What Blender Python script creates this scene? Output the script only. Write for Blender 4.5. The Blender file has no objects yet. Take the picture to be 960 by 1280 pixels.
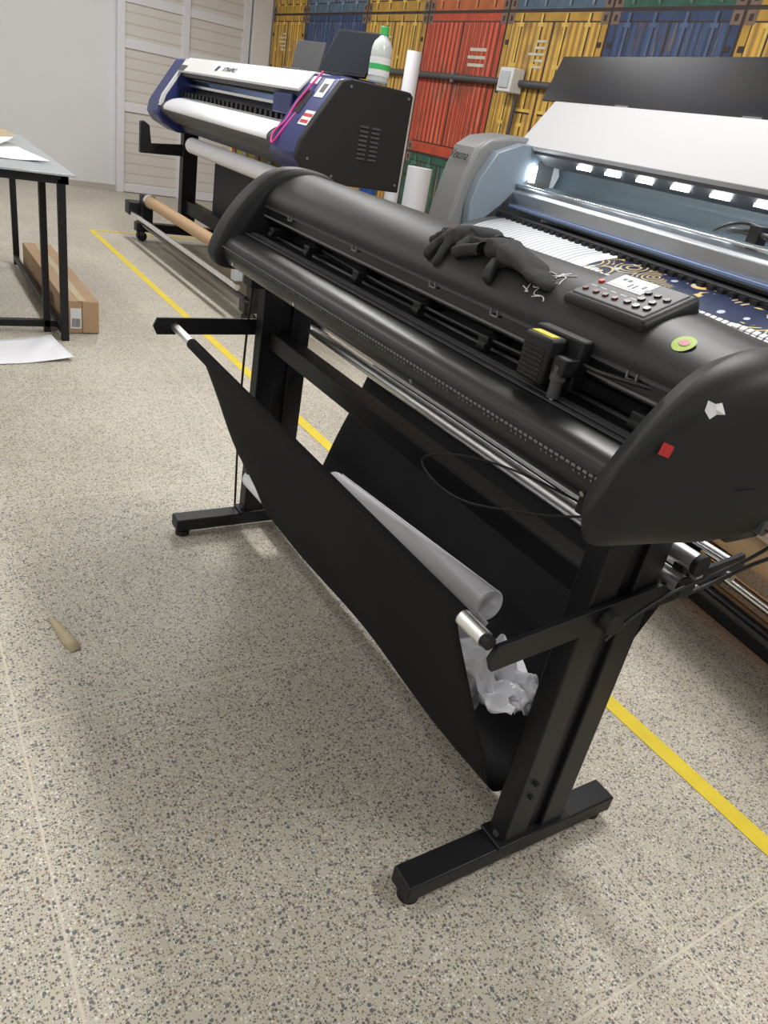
import bpy, math, random
from mathutils import Vector, Matrix, noise
random.seed(4)
S=bpy.context.scene
S.view_settings.view_transform='Standard'
H=1.4
# ---------------------------------------------------------------- materials
def M(name,col,rough=.5,metal=0,var=.08,scale=25,bump=0,bscale=200,emit=0,trans=0,alpha=1,spec=.5,coat=0,rv=.015):
    m=bpy.data.materials.new(name); m.use_nodes=True
    n=m.node_tree.nodes; l=m.node_tree.links; b=n['Principled BSDF']
    tc=n.new('ShaderNodeTexCoord')
    no=n.new('ShaderNodeTexNoise'); no.inputs['Scale'].default_value=scale; no.inputs['Detail'].default_value=4
    l.new(tc.outputs['Object'],no.inputs['Vector'])
    mx=n.new('ShaderNodeMix'); mx.data_type='RGBA'
    c=list(col)
    mx.inputs[6].default_value=[x*(1-var) for x in c]+[1]
    mx.inputs[7].default_value=[min(1,x*(1+var)) for x in c]+[1]
    l.new(no.outputs['Fac'],mx.inputs[0]); l.new(mx.outputs[2],b.inputs['Base Color'])
    mr=n.new('ShaderNodeMapRange'); mr.inputs[3].default_value=max(0,rough-rv); mr.inputs[4].default_value=min(1,rough+rv)
    l.new(no.outputs['Fac'],mr.inputs[0]); l.new(mr.outputs[0],b.inputs['Roughness'])
    b.inputs['Metallic'].default_value=metal
    b.inputs['Specular IOR Level'].default_value=spec
    if coat: b.inputs['Coat Weight'].default_value=coat
    if trans: b.inputs['Transmission Weight'].default_value=trans
    if alpha<1: b.inputs['Alpha'].default_value=alpha
    if emit:
        b.inputs['Emission Color'].default_value=c+[1]; b.inputs['Emission Strength'].default_value=emit
    if bump:
        n2=n.new('ShaderNodeTexNoise'); n2.inputs['Scale'].default_value=bscale
        l.new(tc.outputs['Object'],n2.inputs['Vector'])
        bp=n.new('ShaderNodeBump'); bp.inputs['Strength'].default_value=bump; bp.inputs['Distance'].default_value=.002
        l.new(n2.outputs['Fac'],bp.inputs['Height']); l.new(bp.outputs[0],b.inputs['Normal'])
    return m
def math_(nt,op,a,b=None,c=None):
    x=nt.nodes.new('ShaderNodeMath'); x.operation=op
    for i,v in enumerate((a,b,c)):
        if v is None: continue
        if isinstance(v,(int,float)): x.inputs[i].default_value=v
        else: nt.links.new(v,x.inputs[i])
    return x.outputs[0]
def mixc(nt,f,a,b):
    x=nt.nodes.new('ShaderNodeMix'); x.data_type='RGBA'
    if isinstance(f,(int,float)): x.inputs[0].default_value=f
    else: nt.links.new(f,x.inputs[0])
    for i,v in ((6,a),(7,b)):
        if isinstance(v,(tuple,list)): x.inputs[i].default_value=list(v)+[1]
        else: nt.links.new(v,x.inputs[i])
    return x.outputs[2]

BLK=M('black_plastic',(.012,.012,.013),.46,spec=.38)
BLK2=M('black_textured_plastic',(.011,.011,.012),.50,spec=.38)
BLKM=M('black_powder_metal',(.010,.010,.012),.45,spec=.35)
BLKG=M('black_gloss',(.01,.01,.012),.18)
APR=M('apron_black',(.013,.013,.014),.36,spec=.4)
FAB=M('black_fabric',(.012,.0115,.0125),.85,var=.25,scale=9,bump=.5,bscale=1200,spec=.2)
GLV=M('glove_knit',(.055,.055,.057),.9,var=.3,scale=120,bump=.8,bscale=500,spec=.2)
CHR=M('chrome_steel',(.85,.85,.86),.24,metal=1)
CHR2=M('satin_chrome',(.92,.92,.92),.36,metal=1)
STL=M('brushed_steel',(.50,.53,.57),.35,metal=.9)
GRYM=M('grey_metal_paint',(.17,.172,.175),.42,var=.05)
LGRY=M('light_grey_paint',(.50,.53,.56),.45)
WHT=M('white_paint',(.74,.74,.74),.5,var=.02)
LIDW=M('lid_white_paint',(.40,.40,.41),.55,var=.02,spec=.3)
PAP=M('white_paper',(.84,.84,.88),.6,var=.02)
BRN=M('cardboard_tube',(.50,.33,.19),.7)
CARD=M('cardboard',(.42,.28,.17),.8,var=.12,scale=12)
BLU=M('navy_plastic',(.018,.03,.14),.35)
BLU2=M('recess_blue',(.16,.22,.38),.3)
RED=M('red_plastic',(.5,.02,.02),.4)
YEL=M('yellow_label',(.75,.66,.05),.5)
YLINE=M('yellow_floor_tape',(.70,.54,.035),.55,var=.15,scale=14)
GRN=M('green_sticker',(.46,.62,.12),.5)
PNK=M('pink_cord',(.75,.06,.30),.5)
PNK2=M('pink_sticker',(.70,.30,.34),.5)
LED=M('led_white',(.85,.95,1),.4,emit=26)
LCD=M('lcd_glow',(.80,.85,.88),.3,emit=.2)
DKG=M('dark_grey',(.07,.07,.075),.5)
CLIPG=M('clip_grey',(.26,.26,.26),.5)
FACE=M('panel_grey',(.12,.12,.12),.5,spec=.3)
CAB=M('cable_black',(.012,.012,.012),.45)
CABG=M('cable_grey',(.12,.12,.12),.5)
RUB=M('rubber_black',(.01,.01,.01),.7)
ACR=M('smoked_acrylic',(.012,.012,.016),.3,alpha=.84,spec=.12)
PVC=M('bottle_plastic',(.72,.78,.76),.2,trans=.3)
BGR=M('bottle_green',(.05,.45,.12),.35)
TAN=M('tan_tape',(.48,.40,.25),.6)
RULER=M('ruler_marks',(.17,.17,.17),.5)
SCR=M('screen_dark',(.012,.016,.022),.22)

# ---------------------------------------------------------------- helpers
def G(name,loc=(0,0,0),rotz=0,local=False):
    e=bpy.data.objects.new(name,None); S.collection.objects.link(e)
    e.location=loc; e.rotation_euler=(0,0,rotz); e.empty_display_size=.1
    e['inv']=0 if local else 1
    return e
def link(o,g):
    S.collection.objects.link(o)
    if g is not None:
        o.parent=g
        if g['inv']:
            o.matrix_parent_inverse=(Matrix.Translation(g.location)@Matrix.Rotation(g.rotation_euler[2],4,'Z')).inverted()
    return o
def mesh(name,v,f,mat,g=None,smooth=35,bevel=0,seg=2,mi=None):
    me=bpy.data.meshes.new(name); me.from_pydata([tuple(p) for p in v],[],f); me.validate(); me.update()
    mats=mat if isinstance(mat,(list,tuple)) else [mat]
    for m in mats: me.materials.append(m)
    if mi:
        for p,i in zip(me.polygons,mi): p.material_index=i
    import bmesh
    bm=bmesh.new(); bm.from_mesh(me); bmesh.ops.recalc_face_normals(bm,faces=bm.faces); bm.to_mesh(me); bm.free()
    if smooth:
        for p in me.polygons: p.use_smooth=True
        me.set_sharp_from_angle(angle=math.radians(smooth))
    o=bpy.data.objects.new(name,me); link(o,g)
    if bevel:
        b=o.modifiers.new('b','BEVEL'); b.width=bevel; b.segments=seg; b.limit_method='ANGLE'; b.angle_limit=math.radians(40)
    return o
BF=[(0,1,3,2),(4,6,7,5),(0,4,5,1),(2,3,7,6),(0,2,6,4),(1,5,7,3)]
def box(name,x0,x1,y0,y1,z0,z1,mat,g=None,bevel=.003,seg=2):
    v=[(x,y,z) for x in (x0,x1) for y in (y0,y1) for z in (z0,z1)]
    return mesh(name,v,BF,mat,g,bevel=bevel,seg=seg)
def obox(name,c,ax,size,mat,g=None,bevel=.002):
    c=Vector(c); A=[Vector(a).normalized()*s*.5 for a,s in zip(ax,size)]
    v=[c+A[0]*i+A[1]*j+A[2]*k for i in (-1,1) for j in (-1,1) for k in (-1,1)]
    return mesh(name,v,BF,mat,g,bevel=bevel)
def cyl(name,p1,p2,r,mat,g=None,r2=None,n=28,bevel=0,hollow=0):
    p1=Vector(p1);p2=Vector(p2); d=(p2-p1).normalized(); a=d.orthogonal().normalized(); b=d.cross(a)
    r2=r if r2 is None else r2
    v=[];f=[]
    ring=lambda p,r:[p+(a*math.cos(2*math.pi*i/n)+b*math.sin(2*math.pi*i/n))*r for i in range(n)]
    if hollow:
        v=ring(p1,r)+ring(p2,r2)+ring(p2,hollow)+ring(p1,hollow)
        for k in range(4):
            for i in range(n):
                j=(i+1)%n; f.append((k*n+i,k*n+j,((k+1)%4)*n+j,((k+1)%4)*n+i))
    else:
        v=ring(p1,r)+ring(p2,r2)
        f=[(i,(i+1)%n,n+(i+1)%n,n+i) for i in range(n)]+[tuple(range(n-1,-1,-1)),tuple(range(n,2*n))]
    return mesh(name,v,f,mat,g,bevel=bevel)
def smoothp(P,n=5,closed=True):
    out=[];N=len(P)
    rng=range(N) if closed else range(N-1)
    for i in rng:
        g=lambda k:(P[k%N] if closed else P[max(0,min(N-1,k))])
        p0,p1,p2,p3=[Vector(g(k)) for k in (i-1,i,i+1,i+2)]
        for s in range(n):
            t=s/n
            out.append(.5*((2*p1)+(p2-p0)*t+(2*p0-5*p1+4*p2-p3)*t*t+(3*p1-p0-3*p2+p3)*t**3))
    if not closed: out.append(Vector(P[-1]))
    return out
def prism(name,prof,y0,y1,mat,g=None,bevel=0,smooth=35,seg=2):
    n=len(prof)
    v=[(p[0],y0,p[1]) for p in prof]+[(p[0],y1,p[1]) for p in prof]
    f=[(i,(i+1)%n,n+(i+1)%n,n+i) for i in range(n)]+[tuple(range(n-1,-1,-1)),tuple(range(n,2*n))]
    return mesh(name,v,f,mat,g,bevel=bevel,smooth=smooth,seg=seg)
def strip(name,prof,y0,y1,mat,g=None,thick=.003,ny=1):
    n=len(prof);v=[];f=[]
    for k in range(ny+1):
        y=y0+(y1-y0)*k/ny
        v+=[(p[0],y,p[1]) for p in prof]
    for k in range(ny):
        for i in range(n-1): f.append((k*n+i,k*n+i+1,(k+1)*n+i+1,(k+1)*n+i))
    o=mesh(name,v,f,mat,g)
    s=o.modifiers.new('s','SOLIDIFY'); s.thickness=thick; s.offset=0
    return o
def loft(name,secs,mat,g=None,caps=True,closed=True,smooth=40):
    n=len(secs[0]);v=[p for s in secs for p in s];f=[]
    for k in range(len(secs)-1):
        for i in range(n if closed else n-1):
            j=(i+1)%n; f.append((k*n+i,k*n+j,(k+1)*n+j,(k+1)*n+i))
    if caps and closed:
        f.append(tuple(range(n-1,-1,-1))); f.append(tuple(range((len(secs)-1)*n,len(secs)*n)))
    return mesh(name,v,f,mat,g,smooth=smooth)
def wire(name,pts,r,mat,g=None,cyc=False):
    c=bpy.data.curves.new(name,'CURVE'); c.dimensions='3D'; c.bevel_depth=r; c.bevel_resolution=3
    s=c.splines.new('NURBS'); s.points.add(len(pts)-1)
    for p,q in zip(s.points,pts): p.co=(*q,1)
    s.use_endpoint_u=True; s.order_u=min(4,len(pts)); s.use_cyclic_u=cyc; c.resolution_u=8
    c.materials.append(mat)
    return link(bpy.data.objects.new(name,c),g)
def text(name,body,loc,right,up,size,mat,g=None,shear=0,align='CENTER'):
    c=bpy.data.curves.new(name,'FONT'); c.body=body; c.size=size; c.extrude=.0004; c.align_x=align; c.align_y='CENTER'; c.shear=shear
    c.materials.append(mat)
    o=bpy.data.objects.new(name,c)
    r=Vector(right).normalized(); u=Vector(up); u=(u-r*u.dot(r)).normalized(); nn=r.cross(u)
    m=Matrix((r,u,nn)).transposed().to_4x4(); m.translation=Vector(loc)
    link(o,g); 
    o.matrix_basis=m
    return o

# ---------------------------------------------------------------- room
def floor_mat():
    m=bpy.data.materials.new('terrazzo_floor'); m.use_nodes=True; nt=m.node_tree; n=nt.nodes;l=nt.links; b=n['Principled BSDF']
    tc=n.new('ShaderNodeTexCoord'); P=tc.outputs['Object']
    def vor(sc,off):
        mp=n.new('ShaderNodeMapping'); mp.inputs['Location'].default_value=(off,off*.7,0); l.new(P,mp.inputs[0])
        v=n.new('ShaderNodeTexVoronoi'); v.voronoi_dimensions='2D'; v.inputs['Scale'].default_value=sc
        l.new(mp.outputs[0],v.inputs['Vector']); return v
    def noi(sc,det=3):
        v=n.new('ShaderNodeTexNoise'); v.inputs['Scale'].default_value=sc; v.inputs['Detail'].default_value=det; l.new(P,v.inputs['Vector']); return v.outputs['Fac']
    big=noi(1.3,5); med=noi(14)
    col=mixc(nt,med,(.50,.455,.365),(.60,.555,.46))
    for sc,off,thr,pick,c in ((115,0,.34,.26,(.12,.12,.12)),(140,3.3,.36,.22,(.27,.20,.13)),(125,7.1,.34,.30,(.73,.70,.63)),(230,1.7,.40,.38,(.20,.185,.17)),(92,5.3,.34,.13,(.15,.155,.17))):
        v=vor(sc,off)
        sp=n.new('ShaderNodeSeparateColor'); l.new(v.outputs['Color'],sp.inputs[0])
        rad=math_(nt,'MULTIPLY_ADD',sp.outputs[1],thr*.7,thr*.45)
        a=math_(nt,'LESS_THAN',v.outputs['Distance'],rad)
        q=math_(nt,'LESS_THAN',sp.outputs[0],pick)
        col=mixc(nt,math_(nt,'MULTIPLY',a,q),col,c)
    sx=n.new('ShaderNodeSeparateXYZ'); l.new(P,sx.inputs[0])
    def line(o,x0,per=1.11):
        t=math_(nt,'FLOORED_MODULO',math_(nt,'ADD',o,-x0+per/2+per*20),per)
        return math_(nt,'LESS_THAN',math_(nt,'ABSOLUTE',math_(nt,'SUBTRACT',t,per/2)),.0025)
    J=math_(nt,'MAXIMUM',line(sx.outputs[0],.13),line(sx.outputs[1],.355))
    col=mixc(nt,math_(nt,'MULTIPLY',J,.85),col,(.66,.60,.49))
    rp=n.new('ShaderNodeMapRange'); rp.inputs[1].default_value=.35; rp.inputs[2].default_value=.7; rp.inputs[3].default_value=.84; rp.inputs[4].default_value=1.05
    l.new(big,rp.inputs[0])
    mm=n.new('ShaderNodeMix'); mm.data_type='RGBA'; mm.blend_type='MULTIPLY'; mm.inputs[0].default_value=1
    l.new(col,mm.inputs[6]); l.new(rp.outputs[0],mm.inputs[7])
    l.new(mm.outputs[2],b.inputs['Base Color'])
    r2=n.new('ShaderNodeMapRange'); r2.inputs[3].default_value=.38; r2.inputs[4].default_value=.6; l.new(big,r2.inputs[0]); l.new(r2.outputs[0],b.inputs['Roughness'])
    b.inputs['Specular IOR Level'].default_value=.4
    return m
X0,X1,Y0,Y1,ZC=-4.0,4.6,-2.6,11.0,3.4
box('floor',X0-.1,X1+.1,Y0-.1,Y1+.1,-.1,0,floor_mat(),bevel=0)
WALL=M('wall_paint_white',(.70,.71,.73),.7,var=.03,scale=2,bump=.15,bscale=60)
CEIL=M('ceiling_paint',(.75,.75,.74),.8,var=.02)
box('ceiling',X0-.1,X1+.1,Y0-.1,Y1+.1,ZC,ZC+.1,CEIL,bevel=0)
box('wall_left',X0-.1,X0,Y0,Y1,0,ZC,WALL,bevel=0)
box('wall_near',X0-.1,X1+.1,Y0-.1,Y0,0,ZC,WALL,bevel=0)
box('wall_far',X0-.1,X1+.1,Y1,Y1+.1,0,ZC,WALL,bevel=0)
box('wall_right',X1,X1+.1,Y0,Y1,0,ZC,WALL,bevel=0)
box('baseboard_far',X0,2.62,Y1-.015,Y1,0,.07,M('skirting',(.45,.42,.38),.5),bevel=0)
d=G('door_1',(3.4,10.95,0))
DF=M('door_frame_white',(.72,.73,.76),.4,var=.02)
def slats():
    m=bpy.data.materials.new('door_cream_slats'); m.use_nodes=True; nt=m.node_tree;n=nt.nodes;l=nt.links;b=n['Principled BSDF']
    tc=n.new('ShaderNodeTexCoord'); w=n.new('ShaderNodeTexWave'); w.bands_direction='Z'; w.inputs['Scale'].default_value=2.6; w.inputs['Distortion'].default_value=.2
    l.new(tc.outputs['Object'],w.inputs['Vector'])
    f=math_(nt,'GREATER_THAN',w.outputs['Fac'],.06)
    l.new(mixc(nt,f,(.56,.52,.46),(.66,.64,.60)),b.inputs['Base Color']); b.inputs['Roughness'].default_value=.4
    return m
SL=slats()
xs=[2.66,3.46,4.26]
for i,x in enumerate(xs): box('stile_%d'%i,x-.045,x+.045,10.90,10.98,0,3.0,DF,d)
for i,z in enumerate((.06,1.02,1.72,2.2,2.96)): box('rail_%d'%i,2.62,4.30,10.91,10.97,z-.05,z+.05,DF,d)
for i in range(2): box('panel_%d'%i,xs[i]+.045,xs[i+1]-.045,10.93,10.95,0,3.0,SL,d,bevel=0)
box('handle',3.36,3.39,10.86,10.90,1.0,1.2,STL,d)
box('trim_1',4.33,4.58,10.86,11.0,0,ZC,WHT)

# container mural
def contmat(name,c,amt=.45):
    m=bpy.data.materials.new(name); m.use_nodes=True; nt=m.node_tree;n=nt.nodes;l=nt.links;b=n['Principled BSDF']
    tc=n.new('ShaderNodeTexCoord'); w=n.new('ShaderNodeTexWave'); w.bands_direction='Y'; w.inputs['Scale'].default_value=4.6; w.inputs['Distortion'].default_value=.15; w.wave_profile='SIN'
    l.new(tc.outputs['Object'],w.inputs['Vector'])
    col=mixc(nt,w.outputs['Fac'],[x*.5 for x in c],[min(1,x*1.2) for x in c])
    no=n.new('ShaderNodeTexNoise'); no.inputs['Scale'].default_value=4; no.inputs['Detail'].default_value=8; l.new(tc.outputs['Object'],no.inputs['Vector'])
    r=n.new('ShaderNodeMapRange'); r.inputs[1].default_value=.52; r.inputs[2].default_value=.75; r.inputs[4].default_value=.75; l.new(no.outputs['Fac'],r.inputs[0])
    col=mixc(nt,r.outputs[0],col,(.12,.05,.02))
    mp=n.new('ShaderNodeMapping'); mp.inputs['Scale'].default_value=(1,14,1.2); l.new(tc.outputs['Object'],mp.inputs[0])
    n3=n.new('ShaderNodeTexNoise'); n3.inputs['Scale'].default_value=2.2; n3.inputs['Detail'].default_value=5; l.new(mp.outputs[0],n3.inputs['Vector'])
    r3=n.new('ShaderNodeMapRange'); r3.inputs[1].default_value=.55; r3.inputs[2].default_value=.8; r3.inputs[4].default_value=.5; l.new(n3.outputs['Fac'],r3.inputs[0])
    col=mixc(nt,r3.outputs[0],col,(.62,.50,.34))
    l.new(col,b.inputs['Base Color']); b.inputs['Roughness'].default_value=.55
    return m
base=[('yellow',(.64,.37,.055)),('blue',(.035,.07,.17)),('red',(.66,.09,.035)),('green',(.03,.13,.09)),('orange',(.66,.18,.05)),('bluegrey',(.11,.18,.26))]
cols=[contmat('mural_'+a,c) for a,c in base]
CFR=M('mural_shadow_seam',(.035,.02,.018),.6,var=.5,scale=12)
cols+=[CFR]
cols+=[M('mural_bar_'+a,[min(1,x*1.25+.03) for x in c],.55,var=.45,scale=14) for a,c in base]
cols+=[M('mural_frame_'+a,[x*.75 for x in c],.6,var=.5,scale=9) for a,c in base]
cols+=[M('mural_label',(.62,.58,.48),.6,var=.2),M('mural_casting',(.20,.13,.09),.6,var=.5,scale=15)]
ml=G('container_mural',(4.59,5,0))
V=[];F=[];MI=[]
def q(y0,y1,z0,z1,e,mi):
    k=len(V); x=4.6-e
    V.extend([(x,y0,z0),(x,y1,z0),(x,y1,z1),(x,y0,z1)]); F.append((k,k+1,k+2,k+3)); MI.append(mi)
q(Y0,10.86,0,ZC,.002,6)
edges=[10.86,9.86,8.34,7.14,5.92,4.73,3.60,2.4,1.2,0.0,-1.2,-2.55]
rows=[(0,1.2,[1,2,0,3,0,1,2,0,1,0,3]),(1.2,2.4,[0,1,0,2,0,1,0,2,1,0,2]),(2.4,3.4,[0,5,0,4,5,3,0,1,4,3,0])]
for z0,z1,cs in rows:
    for i,c in enumerate(cs):
        a,b_=edges[i+1],edges[i]; mid=(a+b_)/2
        q(a+.012,b_-.012,z0+.012,z1-.012,.0035,13+c)
        q(a+.07,b_-.07,z0+.10,z1-.07,.0042,6)
        q(a+.08,b_-.08,z0+.11,z1-.08,.005,c)
        q(mid-.010,mid+.010,z0+.10,z1-.07,.006,6)
        for yy in (a+.012,b_-.092):
            for zz in (z0+.012,z1-.092):
                q(yy,yy+.08,zz,zz+.08,.0052,20); q(yy+.025,yy+.055,zz+.02,zz+.06,.0058,6)
        full=(c!=2)
        if full:
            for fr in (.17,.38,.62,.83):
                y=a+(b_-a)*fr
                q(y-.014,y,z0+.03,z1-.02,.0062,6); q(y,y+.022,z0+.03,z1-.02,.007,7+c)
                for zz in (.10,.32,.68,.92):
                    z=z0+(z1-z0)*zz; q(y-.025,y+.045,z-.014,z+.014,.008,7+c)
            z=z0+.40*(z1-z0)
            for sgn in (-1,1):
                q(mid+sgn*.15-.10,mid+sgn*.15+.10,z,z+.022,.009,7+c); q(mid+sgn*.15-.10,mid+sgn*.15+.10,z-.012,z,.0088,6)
            for zz in (.2,.5,.8):
                for yy in (a+.03,b_-.075): q(yy,yy+.045,z0+(z1-z0)*zz,z0+(z1-z0)*zz+.035,.0075,6)
            for k in range(5):
                yy=mid+.03+.0*k; zz=z1-.22-.045*k
                if i%2==0: q(yy,yy+.10+.12*random.random(),zz,zz+.018,.0085,19)
        else:
            yy=a+.09
            while yy<b_-.10:
                q(yy,yy+.010,z0+.11,z1-.08,.0058,6); yy+=.075
            for k in range(3): q(a+.2,a+.4+.1*random.random(),z1-.3-.06*k,z1-.275-.06*k,.0085,19)
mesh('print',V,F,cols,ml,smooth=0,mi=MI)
cd=G('wall_conduit',(4.55,6,1.88))
cyl('pipe_long',(4.56,2.0,1.88),(4.56,8.2,1.88),.028,DKG,cd)
cyl('pipe_drop',(4.56,5.55,1.2),(4.56,5.55,1.8),.018,DKG,cd)
for y in (3,4.4,6.5,7.7): box('clamp_%d'%int(y*10),4.54,4.59,y-.02,y+.02,1.84,1.92,GRYM,cd)
jb=G('junction_box',(4.55,5.62,1.88)); box('housing',4.46,4.59,5.53,5.71,1.80,1.98,WHT,jb,bevel=.01); box('cover',4.45,4.46,5.56,5.68,1.83,1.95,LGRY,jb)
so=G('wall_socket',(4.55,9.8,1.95)); box('plate',4.56,4.59,9.75,9.9,1.85,2.1,WHT,so); box('insert',4.55,4.56,9.79,9.86,1.9,2.0,LGRY,so)

yv=[(1.642,-1.5,.0015),(1.698,-1.5,.0015),(1.698,7.93,.0015),(3.0,7.93,.0015),(3.0,7.985,.0015),(1.642,7.985,.0015)]
mesh('floor_marking_line',yv,[(0,1,2,5),(5,2,3,4)],YLINE,smooth=0)

# ---------------------------------------------------------------- cutting plotter
p=G('cutting_plotter',(1.03,1.45,0))
YR,YL=.705,2.225
YC=.612
for k,(yc) in enumerate((YR,YL)):
    box('foot_%d'%k,.735,1.335,yc-.031,yc+.031,.026,.070,BLKM,p,bevel=.004)
    for j,x in enumerate((.765,1.305)):
        cyl('leveler_%d_%d'%(k,j),(x,yc,0),(x,yc,.018),.024,RUB,p); cyl('leveler_stem_%d_%d'%(k,j),(x,yc,.015),(x,yc,.03),.010,RUB,p)
    for j,x in enumerate((1.015,1.125)):
        box('post_%d_%d'%(k,j),x-.033,x+.033,yc-.026,yc+.026,.070,.935,BLKM,p,bevel=.004)
    box('gusset_%d'%k,1.04,1.10,yc-.012,yc+.012,.070,.925,BLKM,p)
    box('post_plate_%d'%k,.965,1.18,yc-.035,yc+.035,.070,.078,BLKM,p)
    box('head_bracket_%d'%k,.93,1.20,yc-.034,yc+.034,.88,.94,BLKM,p)
    for j,(x,z) in enumerate(((1.015,.25),(1.015,.21),(.985,.082),(1.16,.082))):
        if j<2: cyl('bolt_%d_%d'%(k,j),(x,yc-.034,z),(x,yc-.024,z),.006,RUB,p,n=8)
        else: cyl('bolt_%d_%d'%(k,j),(x,yc,z-.005),(x,yc,z+.006),.010,DKG,p,n=6)
box('cross_beam',1.015,1.075,YR,YL,.685,.742,BLKM,p)
box('cross_beam_low',1.10,1.15,YR,YL,.10,.14,BLKM,p)
def arm(nm,y,a,b,h):
    (xa,za),(xb,zb)=a,b
    pr=[(xa,za-h/2),(xb,zb-h/2),(xb+.012,zb),(xb,zb+h/2),(xa,za+h/2),(xa-.012,za)]
    return prism(nm,pr,y-.005,y+.005,BLKM,p,bevel=.001)
arm('arm_right',YR-.035,(.765,.660),(1.40,.735),.052)
arm('arm_left',YL+.042,(.665,.735),(1.40,.745),.052)
cyl('arm_knob',(1.015,YR-.068,.688),(1.015,YR-.04,.688),.022,RUB,p,n=8,bevel=.004)
for j,x in enumerate((1.19,1.25,1.33,1.37)):
    cyl('arm_bolt_%d'%j,(x,YR-.050,.712+.02*(x-1.2)),(x,YR-.04,.712+.02*(x-1.2)),.009,CHR if j%2 else RUB,p,n=8)
cyl('basket_bar',(.752,YR-.01,.690),(.722,YL+.03,.733),.0115,CHR,p)
cyl('basket_bar_sleeve',(.7513,YR+.045,.691),(.7235,YL-.12,.730),.0165,FAB,p)
cyl('bar_end_right',(.752,YR-.018,.690),(.7515,YR+.045,.691),.0150,CHR2,p)
cyl('bar_end_left',(.722,YL+.04,.733),(.7236,YL-.12,.7298),.0135,CHR2,p)
cyl('bar_plug',(.752,YR-.032,.690),(.752,YR-.018,.690),.012,RUB,p)
cyl('rear_bar',(1.385,YR-.03,.735),(1.385,YL+.03,.745),.011,CHR,p)
for j,(x,z,r) in enumerate(((1.200,.786,.019),(1.182,.740,.0185),(1.228,.750,.009))):
    cyl('roll_bar_%d'%j,(x,.645,z),(x,YL+.02,z),r,CHR2,p)
    if j<2:
        for yy in (.639,YL+.03): cyl('roll_bar_end_%d_%d'%(j,int(yy*10)),(x,yy-.006,z),(x,yy+.006,z),r+.003,RUB,p)
    box('roll_bar_bracket_%d'%j,x-.010,x+.010,YR-.045,YR-.02,.72,z,BLKM,p)
secs=[]
NY=40
for k in range(NY+1):
    u=k/NY
    prof=[(.737+.004*(1-u),.690+.043*u-.0),(.745,.667+.043*u),(.80,.550+.025*u),(.865,.41),(.93,.275),(.985,.165),(1.04,.145),(1.10,.160),(1.16,.27),(1.23,.42),(1.31,.575),(1.372,.70),(1.385,.745)]
    prof=[(a,0,b) for a,b in prof]
    pr=smoothp(prof,5,closed=False); n=len(pr); row=[]
    for i,pt in enumerate(pr):
        t=i/(n-1); dep=math.sin(math.pi*t)
        yl=2.115+.03*min(1,t*3)-.13*math.sin(math.pi*t)**.8; yr=.745+.012*dep
        y=yr+(yl-yr)*u
        w=.006*dep*noise.noise(Vector((pt[0]*3,y*2.2,pt[2]*3)))*2+.003*dep*math.sin(y*9+pt[2]*12)
        sg=.008*math.sin(math.pi*u)*dep
        row.append((pt[0]+w+ (sg if t<.5 else -sg*.3),y,pt[2]+w*.4))
    secs.append(row)
o=loft('basket_fabric',secs,FAB,p,caps=False,closed=False,smooth=180)
sm=o.modifiers.new('s','SOLIDIFY'); sm.thickness=.003; sm.offset=0
ap=[(.888,.938),(.864,.944),(.847,.962),(.840,.985),(.843,1.005),(.853,1.02),(.874,1.031),(.93,1.04)]
aps=[(a.x,a.y) for a in smoothp([(x,z) for x,z in ap],5,closed=False)]
prism('apron_body',aps+[(1.20,1.04),(1.215,1.02),(1.215,.95),(1.20,.938)],YC-.01,2.25,APR,p)
box('deck_strip',.925,.945,YC,2.25,1.040,1.043,DKG,p,bevel=0)
box('cutting_strip',.905,.915,YC,2.25,1.0385,1.041,DKG,p,bevel=0)
V=[];F=[]
y=.64
while y<2.22:
    k=len(V)
    for zz in (.995,.9995):
        V+= [(.8402-.0012,y,zz),(.8402-.0012,y+.0085,zz)]
    F.append((k,k+1,k+3,k+2))
    k=len(V)
    if int(y*1000)%3!=0:
        V+=[(.8396,y,.988),(.8396,y+.003,.988),(.8396,y+.003,.9915),(.8396,y,.9915)]
        F.append((k,k+1,k+2,k+3))
    y+=.0125
V=[(a-.0012,b,c) for a,b,c in V]
mesh('ruler_marks',V,F,RULER,p,smooth=0)
for j,y in enumerate((.67,1.16,1.72,2.15)): cyl('apron_screw_%d'%j,(.8475,y,.958),(.853,y,.960),.005,CHR,p,n=10)
prism('carriage_rail',[(.966,1.088),(.966,1.134),(1.20,1.134),(1.20,1.075),(.99,1.075)],YC,2.25,BLKG,p,bevel=.002)
box('rail_groove_upper',.962,.967,YC,2.25,1.120,1.127,DKG,p,bevel=0)
box('rail_groove_lower',.962,.967,YC,2.25,1.094,1.098,GRYM,p,bevel=0)
hd=[(.958,1.128),(.960,1.146),(.974,1.168),(1.0,1.191),(1.04,1.212),(1.09,1.224),(1.14,1.221),(1.185,1.200),(1.21,1.165),(1.218,1.11)]
hds=[(a.x,a.y) for a in smoothp(hd,6,closed=False)]
full=hds+[(1.218,.98),(1.205,.98),(1.20,1.128)]
secs=[]
for y,dz in ((2.25,0),(.96,0),(.86,-.003),(.76,-.010),(.68,-.016),(YC-.005,-.020)):
    secs.append([(x,y,z+(dz*max(0,min(1,(z-1.128)/.09)))) for x,z in full])
loft('hood',secs,BLK,p,smooth=35)
box('rear_cover',1.19,1.21,YC,2.25,.95,1.13,BLKM,p)
cyl('drive_shaft',(1.03,YC,1.066),(1.03,2.25,1.066),.006,DKG,p)
cyl('grit_shaft',(1.0,YC,1.035),(1.0,2.25,1.035),.009,DKG,p)
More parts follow.
